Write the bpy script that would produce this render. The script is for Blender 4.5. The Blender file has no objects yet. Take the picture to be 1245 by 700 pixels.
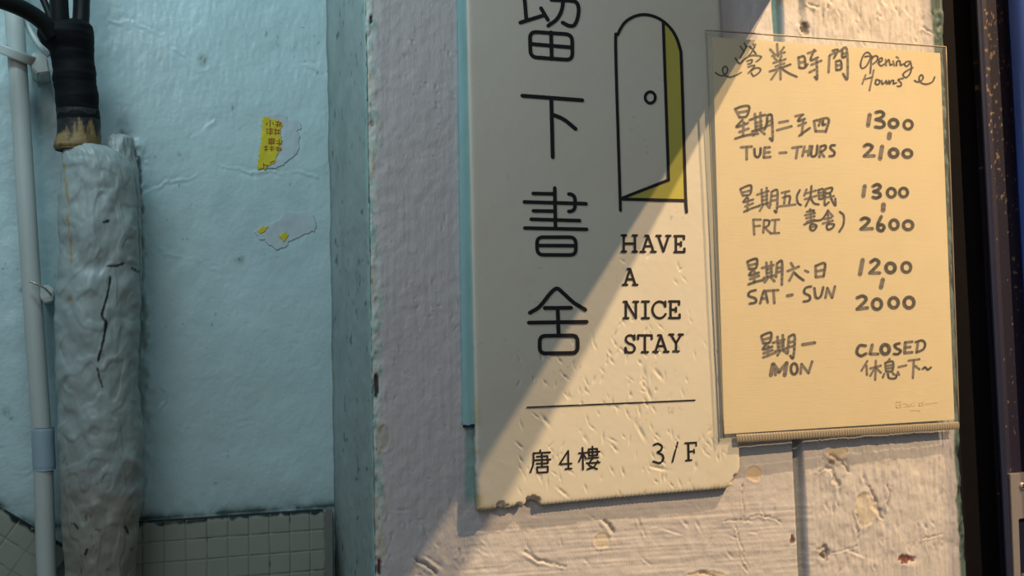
import bpy, bmesh, math, random
import numpy as np
from mathutils import Vector, Matrix
random.seed(7); np.random.seed(7)
C = bpy.context.scene.collection
SC = bpy.context.scene

# ------------------------------------------------------------------ camera
W_, H_, F_ = 1245.0, 700.0, 1400.0
dX = np.array([3718.0, 20.0, -F_]); dX /= np.linalg.norm(dX)
dZ = np.array([-688.0, 30000.0, -F_]); dZ -= dX*np.dot(dZ, dX); dZ /= np.linalg.norm(dZ)
dY = np.cross(dZ, dX)
def ray(px, py):
    px = np.asarray(px, float); py = np.asarray(py, float)
    d = np.stack([px-W_/2, H_/2-py, np.full_like(px*1.0+py*0, -F_)], -1)
    return d @ np.stack([dX, dY, dZ], -1)
_c = ray(W_/2, H_/2); _c /= np.linalg.norm(_c)
CAM = np.array([0.0, 0.0, 1.5]) - _c*0.95
def un(px, py, y=0.0):
    """point of the place seen at a photo pixel, on the vertical plane at depth y"""
    px, py = np.broadcast_arrays(np.asarray(px, float), np.asarray(py, float))
    d = ray(px, py); t = (np.asarray(y)-CAM[1])/d[..., 1]
    return CAM + d*t[..., None]
def pj(x, y, z):
    v = np.stack(np.broadcast_arrays(x, y, z), -1) - CAM
    c = v @ np.stack([dX, dY, dZ], 0)
    return W_/2 + F_*c[..., 0]/-c[..., 2], H_/2 - F_*c[..., 1]/-c[..., 2]
cam = bpy.data.cameras.new('camera'); cam.sensor_width = 36; cam.lens = 36*F_/W_; cam.clip_start = .01
co = bpy.data.objects.new('camera', cam); C.objects.link(co); SC.camera = co
M = Matrix.Identity(4)
camX = np.array([dX[0], dY[0], dZ[0]]); camY = np.array([dX[1], dY[1], dZ[1]]); camZ = np.array([dX[2], dY[2], dZ[2]])
for i in range(3):
    M[i][0], M[i][1], M[i][2], M[i][3] = camX[i], camY[i], camZ[i], CAM[i]
co.matrix_world = M

# ------------------------------------------------------------------ light
SC.view_settings.view_transform = 'Standard'
try: SC.view_settings.look = 'None'
except Exception: pass
SC.view_settings.exposure = 0.0; SC.view_settings.gamma = 1.0; SC.view_settings.use_curve_mapping = False
w = bpy.data.worlds.new('world'); SC.world = w; w.use_nodes = True
w.node_tree.nodes['Background'].inputs[0].default_value = (.75, .9, 1.0, 1)
w.node_tree.nodes['Background'].inputs[1].default_value = 0.10
P0 = un(942, -8, 0.0); Pa = un(938, 0, 0); Pb = un(550, 690, 0)
dl = (Pa-Pb)/np.linalg.norm(Pa-Pb)
def point_lamp(name, ang, L, h, col, en, rad):
    c, s = math.cos(ang), math.sin(ang)
    d = np.array([dl[0]*c + dl[2]*s, 0, -dl[0]*s + dl[2]*c])
    l = bpy.data.lights.new(name, 'POINT'); l.color = col; l.energy = en; l.shadow_soft_size = rad
    o = bpy.data.objects.new(name, l); C.objects.link(o); p = P0 + d*L; o.location = (p[0], -h, p[2]); return o
WARM = (1.0, .69, .37)
point_lamp('warm_bulb', math.radians(-1.0), 1.75, 1.75, WARM, 270, .018)
point_lamp('warm_bulb', math.radians(2.6), 2.1, .82, WARM, 310, .018)
def area(name, loc, aim, size, col, en):
    l = bpy.data.lights.new(name, 'AREA'); l.color = col; l.energy = en; l.shape = 'RECTANGLE'; l.size, l.size_y = size
    o = bpy.data.objects.new(name, l); C.objects.link(o); o.location = loc
    o.rotation_euler = (Vector(aim)-Vector(loc)).to_track_quat('-Z', 'Y').to_euler(); return o
area('stairwell_tube', (-.48, -.20, 2.06), (-.34, .15, 1.66), (.4, .08), (.68, .92, 1.0), 2.2)
area('street_glow', (-1.0, -1.6, 2.3), (0, 0, 1.5), (.8, .8), (1.0, .95, .94), 5.4)

# ------------------------------------------------------------------ helpers
def lin(r, g, b):
    f = lambda c: (c/255/12.92 if c/255 <= .04045 else ((c/255+.055)/1.055)**2.4)
    return np.array([f(r), f(g), f(b)])
_tabs = {}
def vn(x, y, seed=0):
    if seed not in _tabs: _tabs[seed] = np.random.RandomState(seed+11).rand(257, 257)
    T = _tabs[seed]; x = np.asarray(x)+1000.5; y = np.asarray(y)+1000.5
    xi = np.floor(x).astype(int); yi = np.floor(y).astype(int); fx = x-xi; fy = y-yi
    fx = fx*fx*(3-2*fx); fy = fy*fy*(3-2*fy); a = xi % 256; b = yi % 256; a1 = (xi+1) % 256; b1 = (yi+1) % 256
    return (T[a, b]*(1-fx)+T[a1, b]*fx)*(1-fy)+(T[a, b1]*(1-fx)+T[a1, b1]*fx)*fy - .5
def fbm(x, y, seed=0, o=4):
    r = 0; a = 1
    for i in range(o): r = r + a*vn(x, y, seed+i); x = x*2.03; y = y*2.03; a *= .5
    return r
def sst(a, b, x):
    t = np.clip((x-a)/(b-a), 0, 1); return t*t*(3-2*t)
def pdist(px, py, pts):
    d = np.full(np.shape(px), 1e9)
    for (x0, y0), (x1, y1) in zip(pts[:-1], pts[1:]):
        vx, vy = x1-x0, y1-y0; L = vx*vx+vy*vy+1e-9
        t = np.clip(((px-x0)*vx+(py-y0)*vy)/L, 0, 1)
        d = np.minimum(d, np.hypot(px-x0-t*vx, py-y0-t*vy))
    return d
def inpoly(px, py, poly):
    r = np.zeros(np.shape(px), bool); n = len(poly)
    for i in range(n):
        x0, y0 = poly[i]; x1, y1 = poly[(i+1) % n]
        if y0 == y1: continue
        r ^= ((y0 > py) != (y1 > py)) & (px < (x1-x0)*(py-y0)/(y1-y0)+x0)
    return r
def gd(px, py, cx, cy, ang, ln, wd):
    c, s = math.cos(ang), math.sin(ang); u = (px-cx)*c+(py-cy)*s; v = -(px-cx)*s+(py-cy)*c
    return np.exp(-(u/ln)**2-(v/wd)**2), v/wd
def mix(col, m, c):
    m = np.clip(m, 0, 1)[..., None]; return col*(1-m)+np.asarray(c)*m

def mat(name, color=None, rough=.6, attr=False, bump=None, spec=.4, metal=0, noise=None, coat=0):
    m = bpy.data.materials.new(name); m.use_nodes = True; nt = m.node_tree; b = nt.nodes['Principled BSDF']
    b.inputs['Roughness'].default_value = rough; b.inputs['Specular IOR Level'].default_value = spec; b.inputs['Metallic'].default_value = metal
    b.inputs['Coat Weight'].default_value = coat
    tc = nt.nodes.new('ShaderNodeTexCoord')
    if attr:
        a = nt.nodes.new('ShaderNodeAttribute'); a.attribute_name = 'Col'; src = a.outputs['Color']
    else:
        a = nt.nodes.new('ShaderNodeRGB'); a.outputs[0].default_value = (*color, 1); src = a.outputs[0]
    if noise:
        sc, amt = noise
        n = nt.nodes.new('ShaderNodeTexNoise'); n.inputs['Scale'].default_value = sc; n.inputs['Detail'].default_value = 5
        nt.links.new(tc.outputs['Object'], n.inputs['Vector'])
        mr = nt.nodes.new('ShaderNodeMapRange'); mr.inputs['To Min'].default_value = 1-amt; mr.inputs['To Max'].default_value = 1+amt
        nt.links.new(n.outputs['Fac'], mr.inputs['Value'])
        mx = nt.nodes.new('ShaderNodeVectorMath'); mx.operation = 'SCALE'
        nt.links.new(src, mx.inputs[0]); nt.links.new(mr.outputs[0], mx.inputs['Scale']); src = mx.outputs[0]
    nt.links.new(src, b.inputs['Base Color'])
    if bump:
        sc, st, scl = bump
        mp = nt.nodes.new('ShaderNodeMapping'); mp.inputs['Scale'].default_value = scl
        nt.links.new(tc.outputs['Object'], mp.inputs['Vector'])
        n = nt.nodes.new('ShaderNodeTexNoise'); n.inputs['Scale'].default_value = sc; n.inputs['Detail'].default_value = 6
        nt.links.new(mp.outputs[0], n.inputs['Vector'])
        bp = nt.nodes.new('ShaderNodeBump'); bp.inputs['Strength'].default_value = st; bp.inputs['Distance'].default_value = .001
        nt.links.new(n.outputs['Fac'], bp.inputs['Height']); nt.links.new(bp.outputs[0], b.inputs['Normal'])
    return m
def obj(name, verts, faces, m, parent=None, col=None, smooth=True):
    me = bpy.data.meshes.new(name)
    me.from_pydata([tuple(map(float, v)) for v in verts], [], [tuple(map(int, f)) for f in faces])
    if col is not None:
        a = me.color_attributes.new('Col', 'FLOAT_COLOR', 'POINT')
        d = np.ones((len(verts), 4), np.float32); d[:, :3] = np.clip(col, 0, 1); a.data.foreach_set('color', d.ravel())
    me.materials.append(m); me.update()
    if smooth: me.polygons.foreach_set('use_smooth', [True]*len(me.polygons))
    o = bpy.data.objects.new(name, me); C.objects.link(o)
    if parent is not None: o.parent = parent
    return o
def gridfaces(nv, nu, off=0, closed=False):
    f = []
    for j in range(nv-1):
        for i in range(nu-1 if not closed else nu):
            a = j*nu+i; b = j*nu+(i+1) % nu
            f.append((off+a, off+b, off+b+nu, off+a+nu))
    return f
def sheet(name, P, thick, m, parent=None, col=None, smooth=True):
    """closed slab: front grid P [nv,nu,3] (row 0 on top), sides and back 'thick' behind it"""
    nv, nu = P.shape[:2]; V = P.reshape(-1, 3).copy(); F = [f[::-1] for f in gridfaces(nv, nu)]
    loop = [i for i in range(nu)]+[j*nu+nu-1 for j in range(1, nv)]+[(nv-1)*nu+i for i in range(nu-2, -1, -1)]+[j*nu for j in range(nv-2, 0, -1)]
    n0 = len(V); r1 = V[loop].copy(); B = V[loop].copy(); B[:, 1] = B[:, 1]+thick if np.isscalar(thick) else thick[0]
    V = np.concatenate([V, r1, B]); n = len(loop)
    for k in range(n):
        a = n0+k; b = n0+(k+1) % n; F.append((a, b, b+n, a+n))
    F.append([n0+n+k for k in range(n)])
    cc = None
    if col is not None:
        cf = np.asarray(col).reshape(-1, 3); cc = np.concatenate([cf, cf[loop], cf[loop]])
    return obj(name, V, F, m, parent, cc, smooth)
def empty(name, loc):
    o = bpy.data.objects.new(name, None); C.objects.link(o); o.location = tuple(map(float, loc)); o.empty_display_size = .05; return o
def tag(o, label, cat, group=None):
    o['label'] = label; o['category'] = cat
    if group: o['group'] = group
    return o
def struct(o): o['kind'] = 'structure'; return o
def keep(o, parent):
    """parent without moving the child (mesh is in world space)"""
    o.parent = parent; o.matrix_parent_inverse = Matrix.Translation(parent.location).inverted(); return o
def catmull(pts, k=5):
    p = np.array(pts, float)
    if len(p) < 3: return p
    closed = np.allclose(p[0], p[-1])
    q = np.vstack([p[-2], p, p[1]]) if closed else np.vstack([2*p[0]-p[1], p, 2*p[-1]-p[-2]])
    out = []
    for i in range(1, len(q)-2):
        for t in np.linspace(0, 1, k, endpoint=False):
            a, b, c, d = q[i-1:i+3]
            out.append(.5*(2*b+(c-a)*t+(2*a-5*b+4*c-d)*t*t+(3*b-a-3*c+d)*t**3))
    out.append(q[-2]); return np.array(out)
def rbox(tl, tr, br, bl, r):
    pts = [np.array(p, float) for p in (tl, tr, br, bl)]; out = []
    for i in range(4):
        p, a, b = pts[i], pts[i-1], pts[(i+1) % 4]
        u = (a-p)/np.linalg.norm(a-p); v = (b-p)/np.linalg.norm(b-p)
        s, e = p+u*r, p+v*r
        for t in np.linspace(0, 1, 7): out.append((1-t)**2*s+2*t*(1-t)*p+t*t*e)
    out.append(out[0]); return [tuple(q) for q in out]
def ell(cx, cy, rx, ry, rot=0):
    return [(cx+rx*math.cos(t)*math.cos(rot)-ry*math.sin(t)*math.sin(rot), cy+rx*math.cos(t)*math.sin(rot)+ry*math.sin(t)*math.cos(rot)) for t in np.linspace(0, 2*math.pi, 21)]
def strokes(name, items, m, parent, depth, off=(0, 0), s=1.0, width=3.0, smooth=True):
    """pen strokes as flat ink on the surface 'depth' (a number or a function of the pixel); items: pts or (pts, width) in crop units"""
    V = []; F = []
    for it in items:
        if isinstance(it, tuple) and isinstance(it[0], (list, np.ndarray)): pts, wd = it
        else: pts, wd = it, width
        p = np.array(pts, float)/s+np.array(off)
        if smooth and 2 < len(p) < 18: p = catmull(p)
        h = wd/s/2 if s != 1 else wd/2
        for a, b in zip(p[:-1], p[1:]):
            d = b-a; L = np.hypot(*d)
            if L < 1e-6: continue
            n = np.array([-d[1], d[0]])/L*h; k0 = len(V)
            k = max(1, int(L/6))
            for t in range(k+1):
                q = a+d*t/k; V += [q+n, q-n]
            for t in range(k): F.append((k0+2*t, k0+2*t+1, k0+2*t+3, k0+2*t+2))
        for q in p:
            k0 = len(V)
            for t in range(10): V.append(q+h*np.array([math.cos(t*.6283), math.sin(t*.6283)]))
            F.append(tuple(range(k0, k0+10)))
    V = np.array(V); y = depth(V[:, 0], V[:, 1]) if callable(depth) else depth
    P = un(V[:, 0], V[:, 1], y)
    # make all faces look towards the street
    FF = []
    for f in F:
        a, b, c = P[f[0]], P[f[1]], P[f[2]]
        FF.append(f if np.cross(b-a, c-a)[1] < 0 else f[::-1])
    return keep(obj(name, P, FF, m), parent)
def patch(name, poly, m, parent, depth, smoothpts=True):
    p = catmull(list(poly)+[poly[0]], 4)[:-1] if smoothpts else np.array(poly, float)
    y = depth(p[:, 0], p[:, 1]) if callable(depth) else depth
    P = un(p[:, 0], p[:, 1], y); n = len(P); B = P.copy(); B[:, 1] += .0004
    F = [list(range(n)), [n+i for i in range(n)][::-1]]+[(i, n+i, n+(i+1) % n, (i+1) % n) for i in range(n)]
    o = obj(name, np.concatenate([P, B]), F, m, smooth=False)
    bm = bmesh.new(); bm.from_mesh(o.data); bmesh.ops.triangulate(bm, faces=[f for f in bm.faces if len(f.verts) > 4]); bmesh.ops.recalc_face_normals(bm, faces=bm.faces); bm.to_mesh(o.data); bm.free()
    return keep(o, parent) if parent is not None else o
def round_px(name, prof, yc, m, parent=None, ny=80, na=48, rfun=None, cfun=None, cap=True, flat=1.0):
    """round upright body from its left and right photo edges (py, left, right) about the depth yc"""
    pr = np.array(prof, float); ys = np.linspace(pr[0, 0], pr[-1, 0], ny)
    l = np.interp(ys, pr[:, 0], pr[:, 1]); r = np.interp(ys, pr[:, 0], pr[:, 2])
    if ny > 12:
        k = np.ones(5)/5
        l = np.convolve(np.pad(l, 2, 'edge'), k, 'valid'); r = np.convolve(np.pad(r, 2, 'edge'), k, 'valid')
    c = un((l+r)/2, ys, yc); R = np.linalg.norm(un(r, ys, yc)-un(l, ys, yc), axis=1)/2*.97
    th = np.linspace(0, 2*math.pi, na, endpoint=False)
    T, Y = np.meshgrid(th, ys); RR = R[:, None]*np.ones_like(T)
    if rfun is not None: RR = RR+rfun(T, Y)
    V = np.stack([c[:, 0][:, None]+RR*np.cos(T), c[:, 1][:, None]+RR*np.sin(T)*flat, c[:, 2][:, None]+0*T], -1)
    F = [f[::-1] for f in gridfaces(ny, na, closed=True)]
    V2 = V.reshape(-1, 3)
    F = [f[::-1] for f in F]
    F.append(list(range(na))); F.append(list(range((ny-1)*na, ny*na))[::-1])
    col = None
    if cfun is not None:
        px, py = pj(V2[:, 0], V2[:, 1], V2[:, 2]); col = cfun(px, py, T.ravel())
    o = obj(name, V2, [f[::-1] for f in F], m, None, col)
    return keep(o, parent) if parent is not None else o
def tube(name, pts, rad, m, parent=None, n=16):
    p = np.array(pts, float); p = np.stack([np.array(c) for c in catmull(p, 8)]); k = len(p)
    r = np.full(k, rad) if np.isscalar(rad) else np.interp(np.linspace(0, 1, k), np.linspace(0, 1, len(rad)), rad)
    V = []; F = []
    for i in range(k):
        t = p[min(i+1, k-1)]-p[max(i-1, 0)]; t /= np.linalg.norm(t)
        a = np.cross(t, [0.01, 1, .02]); a /= np.linalg.norm(a); b = np.cross(t, a)
        for j in range(n):
            q = 2*math.pi*j/n; V.append(p[i]+r[i]*(a*math.cos(q)+b*math.sin(q)))
    F = gridfaces(k, n, closed=True)+[list(range(n))[::-1], list(range((k-1)*n, k*n))]
    o = obj(name, V, F, m); bm = bmesh.new(); bm.from_mesh(o.data); bmesh.ops.recalc_face_normals(bm, faces=bm.faces); bm.to_mesh(o.data); bm.free()
    return keep(o, parent) if parent is not None else o

# ------------------------------------------------------------------ materials
M_front = mat('painted_plaster', attr=True, rough=.55, bump=(900, .35, (1, 1, .35)), noise=(60, .05))
M_back = mat('glossy_teal_paint', attr=True, rough=.34, bump=(300, .35, (1, 1, 1)), spec=.45, noise=(40, .05))
M_tile = mat('mosaic_tile', attr=True, rough=.35, noise=(90, .08))
M_sign = mat('foam_board', attr=True, rough=.5, bump=(500, .05, (1, 1, 1)))
M_black = mat('black_print', color=(.012, .011, .014), rough=.5)
M_yellow = mat('olive_yellow_print', color=lin(178, 170, 82), rough=.5)
M_paper = mat('tan_paper', color=lin(228, 210, 176), rough=.7, bump=(1, .12, (60, 60, 900)), noise=(45, .05))
M_ink = mat('faded_marker', color=lin(124, 112, 104), rough=.5, noise=(200, .15))
M_plaster = mat('rough_plaster', attr=True, rough=.45, bump=(260, .2, (1, 1, .7)), noise=(50, .08), spec=.5)
M_pvc = mat('grey_white_plastic', color=lin(172, 182, 180), rough=.4, noise=(30, .08))
M_pvcblue = mat('blue_grey_plastic', color=lin(140, 165, 178), rough=.4)
M_rubber = mat('black_tape', color=(.005, .006, .008), rough=.7, spec=.1, bump=(150, .2, (1, 1, 3)))
M_cable = mat('black_cable', color=(.007, .009, .010), rough=.5, spec=.15)
M_foam = mat('foam_and_tape', attr=True, rough=.6, bump=(400, .6, (1, 1, 1)))
M_doorblack = mat('black_metal', color=lin(21, 19, 24), rough=.6, spec=.15, noise=(80, .25))
M_lip = mat('navy_metal', color=lin(32, 36, 62), rough=.45, noise=(80, .2))
M_speck = mat('speckled_metal', attr=True, rough=.5, bump=(700, .3, (1, 1, 1)))
M_blue = mat('blue_gloss', color=lin(32, 66, 150), rough=.3, spec=.5)
M_steel = mat('steel', color=lin(175, 168, 168), rough=.38, metal=.6, noise=(300, .08))
M_floor = mat('concrete', color=lin(110, 110, 105), rough=.8, noise=(12, .2))
M_board = mat('grey_board', color=lin(120, 120, 120), rough=.7)
M_sticker = mat('yellow_sticker', color=lin(200, 188, 45), rough=.5, noise=(120, .1))
M_red = mat('red_print', color=lin(150, 80, 30), rough=.5)
M_resid = mat('paper_residue', color=lin(174, 190, 196), rough=.6, noise=(150, .08))
M_strip = mat('teal_strip', color=lin(150, 195, 198), rough=.22, noise=(14, .16), spec=.6)

def film_mat():
    m = bpy.data.materials.new('clear_film'); m.use_nodes = True; nt = m.node_tree; nt.nodes.clear()
    o = nt.nodes.new('ShaderNodeOutputMaterial'); mx = nt.nodes.new('ShaderNodeMixShader'); tr = nt.nodes.new('ShaderNodeBsdfTransparent')
    mx2 = nt.nodes.new('ShaderNodeMixShader'); gl = nt.nodes.new('ShaderNodeBsdfGlossy'); di = nt.nodes.new('ShaderNodeBsdfDiffuse')
    gl.inputs['Roughness'].default_value = .25; gl.inputs['Color'].default_value = (.9, .92, .92, 1); di.inputs['Color'].default_value = (.6, .62, .6, 1)
    tr.inputs['Color'].default_value = (.95, .96, .95, 1); mx2.inputs[0].default_value = .6; mx.inputs[0].default_value = .15
    nt.links.new(gl.outputs[0], mx2.inputs[1]); nt.links.new(di.outputs[0], mx2.inputs[2])
    nt.links.new(tr.outputs[0], mx.inputs[1]); nt.links.new(mx2.outputs[0], mx.inputs[2]); nt.links.new(mx.outputs[0], o.inputs[0]); return m
M_film = film_mat()

# ------------------------------------------------------------------ setting: back wall of the stairwell
YB = .15
xc = un(402, 350, YB)[0]          # inner corner between back wall and side of the pillar
xl = un(451.5, 350, 0)[0]; xr = un(1160, 350, 0)[0]
def axis(a, b, step, lo, hi, n=10):
    fine = np.arange(a, b, step)
    return np.concatenate([np.linspace(lo, a, n, endpoint=False), fine, np.linspace(b, hi, n)])
zt, zb = un(300, -25, YB)[2], un(300, 725, YB)[2]
X, Z = np.meshgrid(np.concatenate([np.linspace(-1.6, un(-30, 350, YB)[0], 14, endpoint=False), np.linspace(un(-30, 350, YB)[0], xc+.004, 290)]),
                   axis(zb, zt, .0013, 0, 2.7)[::-1])
px, py = pj(X, YB, Z)
RIDGES = [[(180, 200), (217, 192), (248, 191), (270, 200), (303, 210), (345, 211), (388, 213)], [(238, 168), (264, 145)],
          [(120, 14), (150, 28), (172, 32), (200, 44)], [(178, 392), (190, 402), (188, 430)], [(178, 440), (196, 452), (203, 476), (195, 496), (178, 500)],
          [(172, 240), (205, 222), (240, 210)], [(320, 60), (352, 78), (390, 84)], [(210, 60), (238, 88), (262, 82)], [(190, 300), (240, 318), (262, 330)],
          [(0, 575), (22, 578), (44, 572)], [(225, 515), (275, 523), (310, 512)], [(180, 355), (176, 380), (182, 392)]]
def wall_h(px, py):
    h = .0024*fbm(px/95, py/95, 1, 3)+.0006*fbm(px/22, py/24, 5, 3)+.0004*fbm(px/4, py/12, 9, 2)*sst(260, 60, py)+.00018*fbm(px/6, py/6, 13, 2)
    for i, rd in enumerate(RIDGES):
        d = pdist(px+9*fbm(px/16, py/16, 40), py+9*fbm(px/16, py/16, 41), rd); k = .35+1.5*np.clip(fbm(px/26, py/26, 44+i, 2), -.2, 1)
        h = h+k*(.00055*np.exp(-(d/1.6)**2)-.0004*np.exp(-((d-4)/2.5)**2))
    return h
h = wall_h(px, py)
# plaster swelling beside the plastered pipe
d = pdist(px, py, [(168, 180), (172, 260), (172, 340), (178, 450), (176, 620)]); h = h+.0035*np.exp(-(d/9)**2)*(1+1.4*fbm(px/9, py/14, 33, 2))
rng = np.random.RandomState(3)
base = lin(176, 203, 207)
col = np.ones(X.shape+(3,))*base
col = mix(col, sst(-.05, .5, fbm(px/120, py/160, 21, 3))*.35, lin(158, 186, 188))
col = mix(col, sst(.2, .6, fbm(px/30, py/30, 25, 3))*.3, lin(186, 210, 208))
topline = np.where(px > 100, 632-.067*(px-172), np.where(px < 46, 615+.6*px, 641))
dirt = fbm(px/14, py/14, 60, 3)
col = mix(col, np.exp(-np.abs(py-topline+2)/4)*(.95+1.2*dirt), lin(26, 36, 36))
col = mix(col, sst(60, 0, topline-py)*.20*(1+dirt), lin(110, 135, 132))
col = mix(col, .8*sst(.42, .62, fbm(px/5, py/6, 70, 2))*sst(.0, .4, fbm(px/60, py/60, 77, 2)), lin(80, 100, 102))
for cx, cy, r in [(292, 316, 5), (246, 73, 6), (27, 352, 4), (262, 588, 2), (277, 555, 2), (8, 500, 5), (14, 508, 3)]:
    col = mix(col, np.exp(-(((px-cx)**2+(py-cy)**2)/r**2))*(.6+.9*fbm(px/2.5, py/2.5, 80, 2)), lin(96, 108, 92))
col = mix(col, sst(20, 0, np.abs(px-150-.04*(py-170))+0*py)*sst(190, 150, py)*sst(120, 150, py)*(.3+1.2*np.clip(dirt, 0, 1)), lin(40, 55, 58))
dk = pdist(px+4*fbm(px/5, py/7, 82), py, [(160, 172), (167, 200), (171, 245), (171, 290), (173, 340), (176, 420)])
col = mix(col, sst(5, 1, dk+5*fbm(px/4, py/9, 84, 2))*(.35+.5*sst(330, 200, py)), lin(34, 44, 46))  # shadow gap beside the plastered pipe, painted into the wall colour
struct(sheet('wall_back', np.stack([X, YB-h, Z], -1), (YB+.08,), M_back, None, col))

# mosaic wainscot: level on the landing, sloping with the stairs further left
def wainscot(name, o_px, e_px, a0, a1, b1, tile):
    O = un(*o_px, YB); E = un(*e_px, YB); a = (E-O)/np.linalg.norm(E-O); L = np.linalg.norm(E-O); b = np.array([a[2], 0, -a[0]])
    if b[2] > 0: b = -b
    A, B = np.meshgrid(np.arange(a0, L+a1, .0008), np.concatenate([np.arange(0, .085, .0008), np.linspace(.09, b1, 40)]))
    P = O+A[..., None]*a+B[..., None]*b
    wob = .0004*fbm(A/.02, B/.02, 90)
    fa = np.abs(((A+wob)/tile) % 1-.5); fb = np.abs(((B+wob)/tile+.02) % 1-.5)
    j = np.maximum(sst(.455, .49, fa), sst(.455, .49, fb)); j = np.where(B > .09, 0, j)
    ti = np.floor(A/tile); tj = np.floor(B/tile+.02)
    hh = -.0007*j+.0004*np.sin(ti*12.9+tj*78.2)*(1-j)*(A/tile % 1-.5)-.003*np.exp(-B/.0012)
    n = fbm(A/.01, B/.01, 95, 3); col = np.ones(A.shape+(3,))*lin(140, 148, 137)
    col = mix(col, .25+.5*np.sin(ti*37.7+tj*17.3)*.5, lin(132, 140, 132))
    col = mix(col, j*(.5+.5*np.clip(n+.4, 0, 1)), lin(114, 118, 106))
    col = mix(col, j*sst(.22, .5, fbm(A/.012, B/.012, 99, 2)), lin(40, 46, 42))
    col = mix(col, sst(.0042, .0018, B+.003*fbm(A/.006, B/.006, 97, 2)), lin(22, 30, 30))
    if name == 'trim_1': col = mix(col, sst(L-.003, L-.001, A+.002*n), lin(112, 118, 112)); col = mix(col, sst(.35, .6, n)*sst(L-.004, L, A), lin(40, 46, 44))
    hh = hh*sst(L, L-.002, A)
    col = mix(col, sst(.3, .7, n)*.5, lin(140, 144, 126))
    P[..., 1] = YB-.0075-hh
    struct(sheet(name, P, (YB+.01,), M_tile, None, col))
wainscot('trim_1', (172, 633), (394, 618), -.06, .006, 1.1, .0178)
wainscot('trim_2', (0, 615), (42, 640), -.40, .035, .55, .0185)

# ------------------------------------------------------------------ setting: painted pillar (street face and its side in the stairwell)
zt, zb = un(800, -25, 0)[2], un(800, 725, 0)[2]
zs = axis(zb, zt, .0011, 0, 2.7)[::-1]
nr = 60; sx = np.concatenate([np.linspace(0, 1, nr)-1, np.linspace(0, xr-xl, int((xr-xl)/.0011))[1:]])   # <0 reveal, >0 street face
S, Z = np.meshgrid(sx, zs)
rev = S < 0
X = np.where(rev, xl+(xc-xl)*(-S), xl+S); Y = np.where(rev, YB*(-S), 0)
px, py = pj(X, Y, Z)
nxl = np.array([-(YB), (xl-xc)]); nxl = nxl/np.linalg.norm(nxl)
if nxl[0] > 0: nxl = -nxl
front = ~rev
right = sst(0, 8, px-(958+.043*py))            # rough strip right of the vertical joint
# street-face relief
vstro = fbm(px/2.6, py/75, 100, 2); hstro = fbm(px/80+.002*py, (py+.06*px)/2.6, 110, 2)
hm = sst(590, 650, py+.05*(px-600))*sst(520, 600, px)*(1-right)
h = .00022*vstro*(1-hm)+.0005*hstro*hm+.0008*fbm(px/60, py/60, 120, 3)+.0005*fbm(px/9, py/11, 125, 3)
h += right*(.0007*fbm(px/3.2, py/24, 130, 3)+.0009*fbm(px/16, py/26, 134, 3)+.0005*fbm(px/2.0, py/9, 136, 2))
edge_r = 1141+.052*py
# chips and scratches
CH = [(1015, 556, .9, 9, 3), (1005, 568, 1.5, 7, 3), (1057, 600, 1.2, 9, 2.5), (1068, 624, 1.1, 8, 2.5), (1063, 618, 1.1, 7, 2.5), (1080, 615, 1.5, 6, 2), (1005, 670, .7, 8, 4), (1000, 676, 2.2, 5, 3), (1102, 680, .3, 9, 5), (963, 656, 1.9, 6, 2.5),
      (980, 33, 1.3, 9, 3), (976, 36, 1.8, 5, 4), (940, 622, 1.9, 5, 2), (736, 637, .9, 8, 2), (530, 685, .6, 9, 2), (520, 678, .5, 6, 1.6), (645, 676, .5, 12, 1.8), (664, 683, .15, 9, 1.6), (817, 646, .3, 12, 1.2), (862, 660, 2, 6, 2), (705, 616, 1.5, 5, 1.5), (1030, 565, 1.4, 9, 2), (1050, 580, 1.3, 6, 2), (1120, 590, 1.5, 6, 2), (1090, 640, 1.4, 5, 2), (1020, 600, 1.6, 6, 2), (1040, 672, .4, 14, 1.5)]
rng = np.random.RandomState(5)
for k in range(70): CH.append((rng.uniform(995, 1150), rng.choice([rng.uniform(545, 700), rng.uniform(0, 55)]), rng.uniform(.9, 2.1), rng.uniform(2, 5), rng.uniform(.8, 1.6)))
for k in range(50): CH.append((rng.uniform(470, 960), rng.uniform(600, 700), rng.uniform(-.5, 2), rng.uniform(3, 8), rng.uniform(.8, 1.6)))
for k in range(60): CH.append((rng.uniform(470, 560), rng.uniform(0, 700), rng.uniform(0, 3), rng.uniform(1.5, 4), rng.uniform(.8, 1.5)))
col = np.ones(S.shape+(3,))*lin(196, 192, 194)
col = mix(col, sst(0, .6, fbm(px/50, py/90, 140, 3))*.3, lin(180, 178, 186))
for cx, cy, an, ln, wd in CH:
    near = (np.abs(px-cx) < 45) & (np.abs(py-cy) < 45) & front
    if not near.any(): continue
    g, v = gd(px[near], py[near], cx, cy, an, ln, wd)
    h[near] -= .0009*g; g2, _ = gd(px[near], py[near], cx-wd*1.4, cy+wd*.9, an, ln*1.1, wd*1.2); h[near] += .0005*g2
BIG = [(1102, 680, 10, 5, lin(120, 62, 58)), (963, 656, 3, 5, lin(96, 60, 60)), (1002, 675, 5, 6, lin(110, 100, 96)), (978, 32, 5, 9, lin(60, 66, 66)), (1012, 562, 4, 3, lin(130, 110, 84))]
for cx, cy, rx, ry, c in BIG:
    q = ((px-cx)/rx)**2+((py-cy)/ry)**2+1.8*fbm(px/4, py/4, 150, 2)
    k = sst(1.0, .75, q)*front; col = mix(col, k*.9, c); h -= .0008*k
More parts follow.
